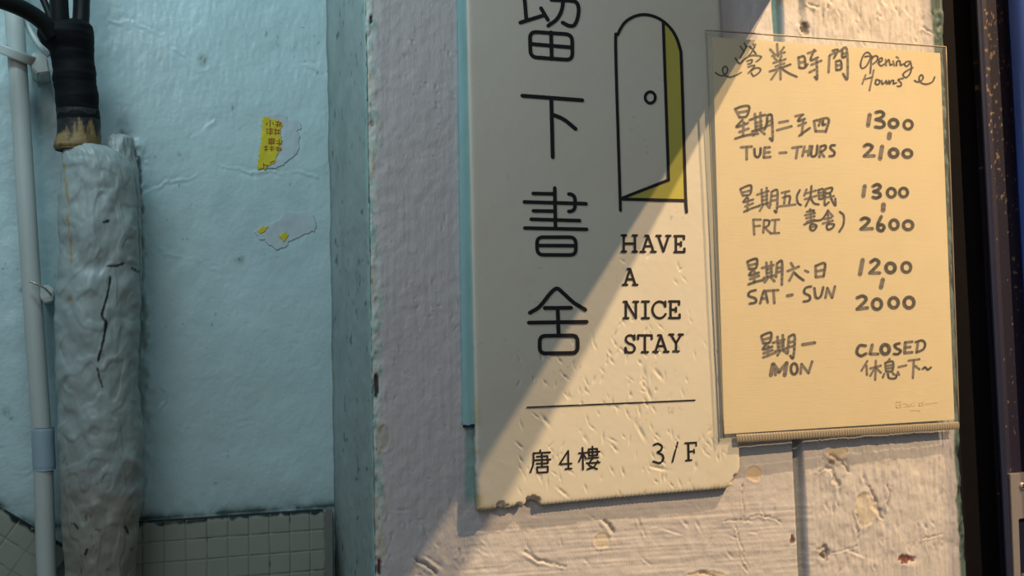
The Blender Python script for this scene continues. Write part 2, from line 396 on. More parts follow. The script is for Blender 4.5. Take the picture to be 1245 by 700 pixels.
for cx, cy, rx, ry, c in [(917, 576, 10, 9.5, lin(214, 186, 130)), (732, 657, 11, 10, lin(212, 196, 160)), (858, 700, 22, 7, lin(214, 192, 150)), (1052, 620, 13, 22, lin(206, 192, 164)), (1018, 550, 14, 8, lin(214, 192, 148)), (466, 532, 8, 17, lin(168, 160, 142))]:
    q = np.sqrt(((px-cx)/rx)**2+((py-cy)/ry)**2)+.22*fbm(px/7, py/7, 155, 2)
    col = mix(col, sst(1.05, .92, q)*front*.5, c); h += front*(.0004*np.exp(-((q-1.05)/.12)**2)-.0003*sst(1, .9, q))
# lifted paint along short cracks
for cr, wd, dk in [([(995, 572), (1006, 566), (1012, 573), (1014, 585)], 1.3, .5), ([(1008, 552), (1024, 560), (1031, 574)], 1.6, .8), ([(1058, 592), (1064, 605), (1070, 622), (1072, 630)], 1.6, .7), ([(993, 668), (1003, 665), (1008, 672), (1004, 682)], 1.6, .7), ([(1012, 671), (1030, 668), (1042, 664)], .9, .3),
                   ([(733, 632), (741, 637), (745, 646)], 1.3, .8), ([(638, 671), (655, 680), (672, 686), (686, 688)], 1.3, .4), ([(506, 679), (520, 688), (532, 697)], 1.5, .6), ([(902, 590), (903, 605), (903, 628)], .8, .4), ([(880, 634), (910, 632), (925, 626), (950, 634)], .9, .3), ([(893, 640), (903, 672), (910, 690)], .8, .2),
                   ([(1080, 590), (1082, 606), (1079, 618)], 1.3, .5), ([(1120, 655), (1145, 650)], .9, .4), ([(852, 696), (868, 700), (876, 708)], 1.4, .6), ([(1042, 655), (1046, 640), (1043, 625)], .9, .3), ([(560, 668), (556, 676)], 1.0, .4), ([(1015, 578), (1020, 590)], 1.8, .6), ([(975, 28), (980, 34), (981, 42)], 2.2, .8), ([(985, 4), (996, 10)], 1.2, .5), ([(1122, 34), (1134, 40)], 1.2, .6)]:
    q1 = px+4*fbm(px/7, py/7, 157, 2); q2 = py+4*fbm(px/7, py/7, 158, 2); d = pdist(q1, q2, cr); d2 = pdist(q1+wd*2.2, q2-wd*1.6, cr)
    g = np.exp(-(d/wd)**2)*front; h -= .0012*g; h += .0006*np.exp(-(d2/(wd*1.5))**2)*front; col = mix(col, g*dk, lin(110, 100, 92))
# vertical joint
gx = 945+.046*py; gw = 5.5+.9*fbm(py/20, py*0, 160, 2)
gm = np.exp(-((px-gx)/gw)**4)*front
h -= .006*gm; col = mix(col, gm*.7, lin(96, 112, 124)); col = mix(col, gm*sst(70, 30, py), lin(98, 140, 158))
gm2 = np.exp(-((px-975)/4)**4)*sst(30, 12, py)*front; col = mix(col, gm2*.8, lin(90, 108, 124)); h -= .001*gm2
# teal underpaint left of the signboard
tm = sst(8, 0, np.abs(px-(567+.016*py))-7+4*fbm(px/9, py/30, 165, 2))*front*sst(622, 600, py)
col = mix(col, tm*.85, lin(128, 166, 164))
# right rim of the pillar: bluish band and broken dark edge
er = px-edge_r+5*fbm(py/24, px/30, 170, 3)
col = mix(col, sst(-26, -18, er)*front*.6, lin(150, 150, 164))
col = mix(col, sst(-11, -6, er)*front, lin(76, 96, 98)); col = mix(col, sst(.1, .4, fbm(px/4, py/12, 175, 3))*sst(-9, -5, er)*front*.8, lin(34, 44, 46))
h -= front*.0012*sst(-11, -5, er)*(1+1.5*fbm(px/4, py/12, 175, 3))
# left rim: chipped paint down the arris
el = px-(449+.0155*py); n1 = fbm(px/5, py/13, 180, 3); n2 = fbm(px/9, py/40, 185, 3)
rim = sst(11, 3, el+12*n1)*front
h += front*.0006*rim*fbm(px/3, py/6, 187, 2)
col = mix(col, rim*.8, lin(190, 200, 192)); col = mix(col, rim*sst(.0, .25, fbm(px/4, py/9, 188, 2))*.7, lin(130, 170, 164)); col = mix(col, rim*sst(.05, .4, n2)*.7, lin(192, 180, 160)); col = mix(col, sst(5, 1, el+6*n1)*sst(.28, .5, fbm(px/4, py/12, 190, 2))*front*.8, lin(96, 94, 86))
for cy, hh, c in [(24, 7, lin(18, 20, 22)), (468, 15, lin(52, 52, 48)), (688, 12, lin(104, 40, 44)), (150, 4, lin(150, 130, 110))]:
    k = np.exp(-((el-2)/2.6)**2-((py-cy)/hh)**2)*front*(1+2*n1); col = mix(col, sst(.35, .6, k), c); h -= .001*sst(.3, .6, k)
h -= front*.0025*np.exp(-(S/.0035))*(1+1.5*n1)
# stairwell side: grimy teal paint
hr = .0010*fbm(S*3, py/40, 200, 3)+.0007*fbm(S*14, py/20, 205, 3)
rc = np.ones(S.shape+(3,))*lin(146, 160, 159)
rc = mix(rc, sst(0, .6, fbm(S*4, py/90, 210, 3))*.5, lin(116, 134, 134))
rc = mix(rc, sst(.38, .55, fbm(S*22, py/12, 215, 2))*.8, lin(70, 84, 84))
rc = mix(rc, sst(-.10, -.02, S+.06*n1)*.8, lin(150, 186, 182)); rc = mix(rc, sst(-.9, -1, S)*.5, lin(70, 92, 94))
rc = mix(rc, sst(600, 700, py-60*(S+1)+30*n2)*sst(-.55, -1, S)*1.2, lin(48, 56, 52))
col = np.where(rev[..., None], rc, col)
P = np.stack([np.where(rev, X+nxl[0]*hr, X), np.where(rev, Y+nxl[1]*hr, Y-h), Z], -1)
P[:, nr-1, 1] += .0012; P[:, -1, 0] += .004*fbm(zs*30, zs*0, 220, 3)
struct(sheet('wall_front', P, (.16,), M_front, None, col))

# ------------------------------------------------------------------ setting: dark metal door and its frame on the right
door = struct(empty('door_1', un(1200, 700, .03)*np.array([1, 1, 0])))
def upright(name, tops, bots, deps, m, colf=None, ext=(-350, 1700), nz=60, thick=.02):
    V = []; ys = np.concatenate([np.linspace(ext[0], -20, 8), np.linspace(-10, 710, nz), np.linspace(740, ext[1], 8)])
    G = []
    for tpx, bpx, d in zip(tops, bots, deps):
        p0 = un(tpx, 0, d); p1 = un(bpx, 700, d); t = ys/700
        G.append(p0[None]+(p1-p0)[None]*t[:, None])
    P = np.stack(G, 1); c = None
    if colf:
        q, r = pj(P[..., 0], P[..., 1], P[..., 2]); c = colf(q, r)
    o = sheet(name, P, (max(deps)+thick,), m, None, c, smooth=False)
    return keep(o, door)
upright('frame_panel', (1085, 1186), (1120, 1223), (.040, .040), M_doorblack)
upright('frame_lip', (1184.5, 1186, 1188, 1191, 1193, 1194), (1221, 1222.5, 1224.5, 1228.5, 1231, 1232), (.040, .018, .0165, .0165, .0175, .026), M_lip)
def speck(q, r):
    base_ = np.ones(q.shape+(3,))*lin(42, 39, 58)
    bx = 1207+.055*r
    k = sst(.34, .46, fbm(q/2.6, r/4.5, 230, 3)+.17*np.exp(-((q-bx+8*np.sin(r/70))/8)**2)-.22*sst(80, 480, r)-.05)
    base_ = mix(base_, k*.8, lin(150, 128, 104)); return base_
n = 34
upright('frame_flange', np.linspace(1193.5, 1224, n), np.linspace(1231.5, 1262, n), np.full(n, .024), M_speck, speck, nz=420)
a = np.linspace(0, 1, 16)
upright('door_leaf', 1223+np.concatenate([[0], 3+22*a, [420]]), 1261+np.concatenate([[0], 3+22*a, [420]]), np.concatenate([[.026], .012-.010*np.sin(a*math.pi/2), [.002]]), M_blue)
# steel lock plate with its opening and screw
D = .0215
def platebox(name, poly, y0, y1, m, parent, bev=0):
    p = np.array(poly, float); A = un(p[:, 0], p[:, 1], y0); B = A.copy(); B[:, 1] = y1; k = len(p)
    o = obj(name, np.concatenate([A, B]), [list(range(k)), list(range(k, 2*k))[::-1]]+[(i, k+i, k+(i+1) % k, (i+1) % k) for i in range(k)], m, smooth=False)
    bm = bmesh.new(); bm.from_mesh(o.data); bmesh.ops.recalc_face_normals(bm, faces=bm.faces)
    if bev: bmesh.ops.bevel(bm, geom=[e for e in bm.edges], offset=bev, segments=2, affect='EDGES')
    bm.to_mesh(o.data); bm.free(); return keep(o, parent)
# plate as a frame around the opening
def ringplate(name, outer, inner, y0, y1, m, parent):
    o_ = np.array(outer, float); i_ = np.array(inner, float)
    A = un(o_[:, 0], o_[:, 1], y0); Bq = un(i_[:, 0], i_[:, 1], y0); A2 = A.copy(); A2[:, 1] = y1; B2 = Bq.copy(); B2[:, 1] = y1
    V = np.concatenate([A, Bq, A2, B2]); F = []
    for i in range(4):
        j = (i+1) % 4; F += [(i, j, 4+j, 4+i), (8+i, 12+i, 12+j, 8+j), (i, 8+i, 8+j, j), (4+i, 4+j, 12+j, 12+i)]
    o = obj(name, V, F, m, smooth=False); bm = bmesh.new(); bm.from_mesh(o.data); bmesh.ops.recalc_face_normals(bm, faces=bm.faces)
    bmesh.ops.bevel(bm, geom=list(bm.edges), offset=.0006, segments=2, affect='EDGES'); bm.to_mesh(o.data); bm.free(); return keep(o, parent)
lock = ringplate('lock_plate', [(1228, 576), (1290, 570), (1299, 780), (1236, 786)], [(1239, 631), (1280, 627), (1284, 735), (1243, 739)], .0185, .0238, M_steel, door)
lock['label'] = 'brushed steel lock plate'
platebox('lock_opening', [(1237, 629), (1282, 625), (1286, 737), (1241, 741)], .0225, .0239, M_lip, lock)
platebox('latch_bolt', [(1242.5, 697), (1262, 695), (1263, 712), (1243.5, 714)], .0205, .0226, M_steel, lock, .0008)
sc = un(1243.5, 591, .0185)
def screw(c, r):
    V = []; F = []; nA = 20
    for k, (rr, yy) in enumerate([(r, 0), (r, -.0006), (r*.8, -.0014), (r*.4, -.0018), (0.0001, -.0019)]):
        for j in range(nA):
            t = 2*math.pi*j/nA; V.append((c[0]+rr*math.cos(t), c[1]+yy, c[2]+rr*math.sin(t)))
    F = gridfaces(5, nA, closed=True)
    o = keep(obj('screw', V, F, M_steel), lock); bm = bmesh.new(); bm.from_mesh(o.data); bmesh.ops.recalc_face_normals(bm, faces=bm.faces); bm.to_mesh(o.data); bm.free()
    V = []; F = []
    for an in (.4, .4+math.pi/2):
        d = np.array([math.cos(an), 0, math.sin(an)])*r*.62; nn = np.array([-math.sin(an), 0, math.cos(an)])*r*.14; k = len(V)
        V += [c+d+nn+[0, -.0020, 0], c-d+nn+[0, -.0020, 0], c-d-nn+[0, -.0020, 0], c+d-nn+[0, -.0020, 0], c+d+nn+[0, -.0008, 0], c-d+nn+[0, -.0008, 0], c-d-nn+[0, -.0008, 0], c+d-nn+[0, -.0008, 0]]
        F += [tuple(k+i for i in f) for f in ((0, 1, 2, 3), (7, 6, 5, 4), (0, 4, 5, 1), (1, 5, 6, 2), (2, 6, 7, 3), (3, 7, 4, 0))]
    keep(obj('screw_slot', V, F, M_black, smooth=False), lock)
screw(sc, .0042)

# unseen projecting board, added above the frame to throw the slanting shadow; floor
x0, z0 = P0[0], P0[2]
V = [(x0-.012, .0, z0), (x0, .0, z0), (x0, -1.6, z0), (x0-.012, -1.6, z0)]; V += [(a_, b_, 3.3) for a_, b_, c_ in V]
struct(obj('shadow_board', V, [(0, 1, 2, 3), (7, 6, 5, 4), (0, 4, 5, 1), (1, 5, 6, 2), (2, 6, 7, 3), (3, 7, 4, 0)], M_board, smooth=False))
V = [(-1.6, -1.8, 0), (1.2, -1.8, 0), (1.2, .2, 0), (-1.6, .2, 0), (-1.6, -1.8, -.05), (1.2, -1.8, -.05), (1.2, .2, -.05), (-1.6, .2, -.05)]
struct(obj('floor', V, [(0, 1, 2, 3), (7, 6, 5, 4), (0, 4, 5, 1), (1, 5, 6, 2), (2, 6, 7, 3), (3, 7, 4, 0)], M_floor, smooth=False))

# ------------------------------------------------------------------ signboard
YS = -.0085
DENTS = []
rng = np.random.RandomState(12)
while len(DENTS) < 175:
    x = rng.uniform(630, 890); y = rng.uniform(395, 600)
    if rng.rand() > .15+.85*sst(560, 760, x+.55*(y-430)): continue
    DENTS.append((x, y, math.radians(rng.choice([rng.normal(80, 14), rng.normal(55, 14), rng.normal(110, 8)], p=[.5, .38, .12])), rng.uniform(2.2, 6), rng.uniform(.7, 1.15), rng.uniform(.5, 1.2)))
for k in range(16): DENTS.append((rng.uniform(745, 850), rng.uniform(300, 400), math.radians(rng.normal(70, 25)), rng.uniform(2, 5), rng.uniform(.8, 1.3), .6))
DENTS += [(782, 455, 1.7, 10, 2, 1.2), (789, 478, 1.2, 8, 1.8, 1.2), (663, 511, .9, 7, 2, 1), (684, 598, .7, 8, 1.5, 1), (780, 526, 1.1, 9, 2, 1.1), (801, 455, .9, 8, 2, 1.1), (800, 569, .2, 10, 1.8, 1.1)]
def sign_h(px, py):
    h = .0003*fbm(px/70, py/70, 300, 3)+.00008*fbm(px/8, py/8, 305, 2)
    for cx, cy, an, ln, wd, am in DENTS:
        near = (np.abs(px-cx) < ln*3) & (np.abs(py-cy) < ln*3)
        if not np.any(near): continue
        g, v = gd(px[near], py[near], cx, cy, an, ln, wd); h[near] -= .0009*am*g
        g2, v2 = gd(px[near], py[near], cx-1.6*wd, cy+.6*wd, an, ln, wd*1.3); h[near] += .0002*am*g2
    return h
nu, nv = 270, 540
U, Vv = np.meshgrid(np.linspace(0, 1, nu), np.linspace(0, 1, nv))
def sbottom(pxq):
    b = np.interp(pxq, [575, 582, 588, 600, 606, 612, 622, 630, 636, 641, 646, 653, 659, 668, 740, 800, 882, 889, 893, 897, 900], [619, 619.5, 620, 618.5, 615, 617.5, 615.5, 613.5, 615, 608, 606.5, 609, 613.5, 612.5, 605.5, 600, 593.3, 591, 586, 578, 566])
    return b+.5*np.sin(pxq*1.3)
pyq = -60+Vv*680
for _ in range(3):
    lf = 568.5+.0205*pyq; rt = 875.5+.0432*pyq; pxq = lf+(rt-lf)*U; bt = sbottom(pxq); pyq = -60+Vv*(bt+60)
lf = lf+.7*fbm(pyq/9, pyq*0, 310, 2)*sst(450, 560, pyq)*2; pxq = lf+(rt-lf)*U
ed = np.minimum(np.minimum(pxq-lf, rt-pxq), bt-pyq)
hh = sign_h(pxq, pyq)-.0010*np.exp(-ed/1.6)
for cx, cy, rx, ry in [(610, 615, 8, 6), (632, 614, 5, 4), (648, 609, 10, 7), (895, 585, 7, 9)]:
    q = ((pxq-cx)/rx)**2+((pyq-cy)/ry)**2+fbm(pxq/4, pyq/4, 320, 2); hh -= .0026*sst(1.0, .3, q)
P = un(pxq, pyq, YS); P[..., 1] -= hh
scol = np.ones(pxq.shape+(3,))*lin(206, 201, 188)
scol = mix(scol, sst(0, .6, fbm(pxq/60, pyq/60, 330, 3))*.2, lin(200, 190, 168))
scol = mix(scol, sst(9, 1, ed)*sst(.0, .45, fbm(pxq/12, pyq/20, 335, 3))*sst(420, 560, pyq)*.8, lin(188, 170, 118))
scol = mix(scol, .6*sst(.40, .5, fbm(pxq/4, pyq/4, 340, 2))*sst(.1, .4, fbm(pxq/40, pyq/40, 345, 2)), lin(170, 164, 150))
for cx, cy in [(654, 608), (897, 588)]: scol = mix(scol, np.exp(-((pxq-cx)**2+(pyq-cy)**2)/28)*.7, lin(176, 150, 104))
sign = tag(empty('signboard', un(730, 612, -.005)), 'tall cream signboard printed with an open door drawing and four large black characters', 'sign')
keep(sheet('board', P, (-.0005,), M_sign, None, scol), sign)
def sd(px, py): return YS-sign_h(np.asarray(px, float), np.asarray(py, float))-.00045
s1 = 5.836
strokes('heading_character', [[(290, -50), (216, -22), (222, 10), (232, 140)], [(190, 160), (365, 105)], [(337, 58), (385, 140)],
        [(410, -2), (550, 5), (590, 20), (604, 65), (596, 130), (572, 178), (535, 182), (490, 160)], [(495, -2), (484, 70), (450, 135), (388, 182)],
        rbox((258, 224), (557, 244), (560, 426), (262, 404), 48), [(408, 228), (413, 418)], [(260, 311), (557, 336)]], M_black, sign, sd, (600, 0), s1, 27)
strokes('heading_character', [[(205, 95), (630, 127)], [(410, 112), (420, 530)], [(428, 232), (500, 264), (582, 330)]], M_black, sign, sd, (600, 100), s1, 28)
strokes('heading_character', [[(410, 85), (416, 398)], rbox((400, 130), (567, 133), (567, 268), (400, 264), 48)[7:21], [(243, 128), (410, 131)], [(245, 262), (410, 265)], [(175, 193), (652, 207)], [(228, 327), (602, 338)], [(178, 395), (657, 405)],
        rbox((272, 466), (572, 466), (574, 604), (275, 602), 48), [(275, 530), (572, 532)]], M_black, sign, sd, (610, 215), 6.364, 28)
strokes('heading_character', [[(148, 305), (220, 258), (300, 160), (348, 125), (395, 160), (470, 228), (558, 282)], [(258, 270), (452, 268)], [(353, 275), (360, 470)], [(140, 378), (568, 372)],
        rbox((220, 476), (500, 472), (502, 602), (220, 606), 45)], M_black, sign, sd, (620, 330), 6.087, 29)
em = patch('door_panel_print', [(730+a_/2.593, b_/2.593) for a_, b_ in [(199, 72), (222, 92), (240, 125), (251, 165), (256, 220), (270, 630), (66, 626), (140, 596), (215, 567), (206, 300)]], M_yellow, sign, lambda a, b: sd(a, b)+.00020, False)
strokes('door_outline', [[(63, 663), (60, 560), (48, 150), (55, 108), (82, 66), (130, 46), (182, 57), (226, 95), (250, 150), (256, 220), (268, 600), (272, 668)], [(198, 68), (215, 567)], [(215, 567), (64, 626)], [(62, 627), (270, 632)], (ell(157, 307, 16, 18), 9)], M_black, sign, sd, (730, 0), 2.593, 9.5)
SER = {  # slab-serif capitals in a unit box
 'H': [[(.13, 0), (.13, 1)], [(.87, 0), (.87, 1)], [(.13, .5), (.87, .5)], [(0, 0), (.28, 0)], [(.72, 0), (1, 0)], [(0, 1), (.28, 1)], [(.72, 1), (1, 1)]],
 'A': [[(.14, 1), (.5, .02)], [(.5, .02), (.86, 1)], [(.28, .66), (.72, .66)], [(0, 1), (.3, 1)], [(.7, 1), (1, 1)], [(.32, .02), (.5, .02)]],
 'V': [[(.12, 0), (.5, .98)], [(.5, .98), (.88, 0)], [(0, 0), (.3, 0)], [(.7, 0), (1, 0)]],
 'E': [[(.15, 0), (.15, 1)], [(0, 0), (.95, 0), (.95, .2)], [(0, 1), (1, 1), (1, .78)], [(.15, .5), (.65, .5)], [(.65, .38), (.65, .62)]],
 'N': [[(.15, 0), (.15, 1)], [(.15, 0), (.85, 1)], [(.85, 1), (.85, 0)], [(0, 0), (.2, 0)], [(.68, 0), (1, 0)], [(0, 1), (.32, 1)]],
 'I': [[(.5, 0), (.5, 1)], [(0, 0), (1, 0)], [(0, 1), (1, 1)]],
 'C': [[(.95, .3), (.82, .08), (.5, 0), (.2, .15), (.05, .5), (.2, .85), (.5, 1), (.8, .93), (.97, .75)], [(.95, 0), (.95, .3)]],
 'S': [[(.9, .25), (.75, .05), (.45, 0), (.15, .1), (.12, .32), (.4, .47), (.75, .55), (.95, .75), (.8, .95), (.5, 1), (.2, .95), (.05, .72)], [(.92, .0), (.92, .25)], [(.05, .72), (.05, 1)]],
 'T': [[(.5, 0), (.5, 1)], [(0, .22), (0, 0), (1, 0), (1, .22)], [(.28, 1), (.72, 1)]],
 'Y': [[(.12, 0), (.5, .52)], [(.88, 0), (.5, .52)], [(.5, .52), (.5, 1)], [(0, 0), (.3, 0)], [(.7, 0), (1, 0)], [(.3, 1), (.7, 1)]]}
SHARP = set('HAVENITY')
def slogan(letters):
    out = []
    for ch, x0_, y0_, x1_, y1_ in letters:
        for st in SER[ch]:
            pts = [(x0_+a_*(x1_-x0_), y0_+b_*(y1_-y0_)) for a_, b_ in st]
            if ch in 'CS' and len(pts) > 3: out.append([tuple(q) for q in catmull(pts, 4)])
            else:
                for a_, b_ in zip(pts[:-1], pts[1:]): out.append([a_, b_])
    return strokes('slogan_lettering', out, M_black, sign, sd, (740, 270), 4.118, 11.5, False)
slogan([('H', 66, 66, 142, 147), ('A', 160, 66, 236, 148), ('V', 240, 68, 310, 148), ('E', 330, 69, 380, 149)])
slogan([('A', 72, 232, 144, 313)])
slogan([('N', 76, 398, 148, 480), ('I', 168, 397, 202, 480), ('C', 216, 397, 288, 480), ('E', 303, 396, 356, 479)])
slogan([('S', 82, 566, 134, 652), ('T', 148, 566, 216, 650), ('A', 224, 564, 300, 648), ('Y', 304, 562, 372, 646)])
strokes('divider_line', [[(641, 495), (845, 486.3)]], M_black, sign, sd, width=1.7)
strokes('floor_lettering', [[(146, 92), (146, 110)], [(100, 112), (212, 106)], [(102, 112), (100, 180), (82, 238)], [(122, 135), (193, 130)], [(193, 130), (196, 178)], [(112, 158), (214, 153)], [(122, 181), (196, 178)], [(156, 112), (158, 204)], [(124, 204), (196, 200)], [(196, 200), (195, 236)], [(195, 236), (128, 240)], [(128, 240), (124, 204)],
        [(330, 96), (274, 184)], [(274, 184), (352, 180)], [(330, 140), (332, 214)], [(312, 216), (352, 213)], [(330, 96), (331, 140)],
        [(400, 112), (450, 108)], [(424, 76), (428, 220)], [(422, 118), (401, 168)], [(430, 118), (448, 148)], [(489, 68), (491, 140)], [(464, 86), (520, 82)], [(520, 82), (522, 124)], [(522, 124), (467, 128)], [(467, 128), (464, 86)], [(452, 107), (536, 101)], [(460, 145), (528, 140)], [(492, 145), (466, 188), (520, 216)], [(524, 162), (500, 200), (456, 218)], [(450, 178), (538, 172)]],
        M_black, sign, sd, (630, 530), 5.413, 11.5)
strokes('floor_lettering', [([(893, 58), (920, 49), (945, 65), (941, 92), (918, 106), (948, 122), (956, 150), (932, 176), (890, 166)], 13), ([(1050, 40), (1016, 170)], 11), ([(1100, 46), (1172, 42)], 12), ([(1172, 42), (1173, 64)], 10), ([(1120, 46), (1123, 158)], 14), ([(1104, 160), (1142, 157)], 11), ([(1122, 102), (1158, 98)], 11), ([(1158, 86), (1160, 112)], 9)], M_black, sign, sd, (630, 530), 5.413, 13)

# glossy teal strip showing beside the signboard
pts = np.array([(556.5, -60), (580, -60), (590, 515.5), (563, 517)], float)
A = un(pts[:, 0], pts[:, 1], -.0036)
U, Vv = np.meshgrid(np.linspace(0, 1, 12), np.linspace(0, 1, 160))
P = ((1-U)*(1-Vv))[..., None]*A[0]+(U*(1-Vv))[..., None]*A[1]+(U*Vv)[..., None]*A[2]+((1-U)*Vv)[..., None]*A[3]
P[..., 1] -= .0006*np.sin(np.clip(U*2.2, 0, 1)*math.pi)+.0004*fbm(U*3, Vv*20, 350, 2)
st = sheet('edge_strip', P, (.0012,), M_strip)
keep(obj('gap_shade', un([562.5, 580, 580, 563], [516.5, 515, 518.5, 520], -.0040), [(0, 3, 2, 1)], M_lip, smooth=False), st)  # dark sheet added as the shadow line at the strip's lower end
tag(st, 'narrow glossy pale teal strip running down behind the left edge of the signboard', 'strip')

# ------------------------------------------------------------------ opening hours notice in a clear sleeve
YN = -.0125
def nd(px, py):
    u = (np.asarray(px, float)-868)/290; v = (np.asarray(py, float)-50)/475
    return -(.0130*(1-u)*(1-v)+.0105*u*(1-v)+.0085*u*v+.0125*(1-u)*v)
notice = tag(empty('opening_hours_notice', un(1020, 535, YN)), 'tan handwritten opening hours sheet in a clear sleeve, overlapping the signboard', 'notice')
def quad(pts, off, nu_, nv_):
    A = np.array(pts, float); U, Vv = np.meshgrid(np.linspace(0, 1, nu_), np.linspace(0, 1, nv_))
    Q = ((1-U)*(1-Vv))[..., None]*A[0]+(U*(1-Vv))[..., None]*A[1]+(U*Vv)[..., None]*A[2]+((1-U)*Vv)[..., None]*A[3]
    return un(Q[..., 0], Q[..., 1], nd(Q[..., 0], Q[..., 1])+off), U, Vv
P, U, Vv = quad([(866, 45), (1143, 64.5), (1160.5, 510), (880.5, 527.5)], 0, 60, 90)
paper = keep(sheet('paper', P, .0004, M_paper), notice)
P, U, Vv = quad([(857.5, 36.5), (1150, 57), (1166, 514), (880, 532)], -.0014, 40, 60)
edg = np.minimum(np.minimum(U, 1-U)*290, np.minimum(Vv, 1-Vv)*490); P[..., 1] += .0012*np.exp(-edg/5)
V = P.reshape(-1, 3); sl = keep(obj('sleeve', V, [f[::-1] for f in gridfaces(60, 40)], M_film), notice); sl['label'] = 'clear plastic sleeve'
# welded rim of the sleeve and ribbed strip along its foot
M_rim = mat('cloudy_plastic_rim', color=lin(150, 140, 124), rough=.35)
def rimtube(pa, pb, r): return tube('sleeve_rim', [un(*q_, nd(*q_)-.0004) for q_ in (pa, ((pa[0]+pb[0])/2, (pa[1]+pb[1])/2), pb)], r, M_rim, notice, 8)
rimtube((857.5, 36.5), (1150, 57), .00075); rimtube((857.5, 36.5), (880, 532), .00065); rimtube((1150, 57), (1166, 514), .0006)
A0 = un(895, 533, nd(895, 533)); A1 = un(1165.5, 517, nd(1165, 517)); N = 420
T, K = np.meshgrid(np.linspace(0, 1, N), np.linspace(-1, 1, 7))
P = A0+(A1-A0)*T[..., None]; P[..., 2] -= K*.0036; P[..., 1] -= (.0009+.0004*(np.sin(T*84*2*math.pi) > 0))*np.sqrt(np.clip(1-K*K*.9, 0, 1))
P = P[:, :, :]
zs_ = keep(sheet('ribbed_strip', P, .0006, M_rim, smooth=False), notice)
YI = YN-.0007
def ink(name, items, off, s, width): return strokes(name, items, M_ink, paper, lambda a, b: nd(a, b)-.00025, off, s, width)
W = 20
ink('heading_writing', [([(185, 450), (230, 478), (272, 483), (315, 450), (322, 402), (296, 378), (268, 405), (275, 455), (310, 490), (360, 498), (430, 475), (480, 447)], 17),
    [(468, 152), (512, 215)], [(545, 150), (500, 225), (465, 285)], [(513, 115), (535, 165)], [(572, 150), (612, 190), (648, 240)], [(642, 128), (600, 215), (560, 262)], [(618, 125), (630, 165)],
    [(410, 285), (460, 345), (520, 295), (600, 255), (700, 265), (690, 295), (650, 325)], [(545, 320), (600, 303), (592, 342), (556, 352)], [(555, 385), (632, 370), (560, 455)], [(592, 430), (640, 398), (692, 402), (690, 440), (622, 488), (592, 452)]], (850, 40), 9.336, W)
ink('heading_writing', [[(342, 118), (362, 140)], [(375, 92), (380, 152)], [(408, 108), (392, 130)], [(352, 150), (412, 132)], [(362, 158), (374, 172)], [(396, 150), (388, 170)], [(358, 183), (416, 165)], [(340, 224), (400, 205), (440, 190)], [(391, 170), (392, 262)], [(384, 208), (348, 262)], [(400, 212), (430, 232), (470, 250)], [(368, 200), (410, 185)]], (850, 30), 3.952, 11)
ink('heading_writing', [[(225, 262), (238, 400)], [(228, 268), (300, 255), (318, 385)], [(240, 335), (305, 322)], [(238, 402), (300, 404), (345, 355)], [(350, 210), (450, 180)], [(432, 165), (385, 300), (480, 266)], [(395, 362), (525, 308)], [(462, 275), (470, 540), (440, 520)], [(370, 460), (440, 425)],
    [(632, 245), (620, 460)], [(672, 178), (742, 168), (690, 275)], [(640, 235), (700, 205)], [(765, 185), (856, 155), (866, 540), (808, 480)], [(800, 180), (800, 265), (850, 250)], [(800, 220), (850, 210)], [(716, 320), (722, 430)], [(718, 318), (778, 312), (785, 415), (722, 432)], [(725, 372), (778, 364)]], (950, 45), 10.77, 32)
ink('heading_writing', [[(290, 180), (260, 138), (215, 150), (178, 220), (164, 300), (190, 330), (240, 295), (278, 220), (290, 180)], [(215, 190), (255, 182), (320, 185)], [(296, 195), (290, 290), (282, 390)], [(290, 230), (335, 180), (372, 190), (360, 240), (310, 280)], [(375, 262), (420, 240), (425, 205), (395, 215), (385, 270), (415, 300), (458, 275)], [(470, 222), (475, 298)], [(475, 262), (508, 225), (525, 290), (552, 278)], [(560, 240), (575, 300)], [(600, 190), (625, 205)], [(600, 300), (605, 250), (640, 238), (650, 292), (685, 275)],
    [(772, 245), (720, 250), (700, 285), (730, 305), (772, 262), (782, 330), (762, 400), (715, 442), (680, 410), (710, 370), (800, 322)],
    [(225, 410), (185, 520)], [(325, 350), (272, 600)], [(200, 465), (262, 450), (312, 432)], [(352, 468), (345, 518), (380, 525), (398, 482), (362, 466)], [(420, 478), (428, 522), (470, 490)], [(475, 478), (482, 520), (505, 490)], [(508, 478), (515, 520), (538, 482), (565, 478), (562, 516), (600, 505)], [(682, 452), (622, 468), (658, 510), (650, 546), (610, 546)],
    [(820, 478), (850, 495), (890, 488), (925, 450), (910, 410), (880, 430), (880, 480), (920, 515), (980, 520), (1040, 490), (1065, 435)]], (1030, 50), 10, 21)
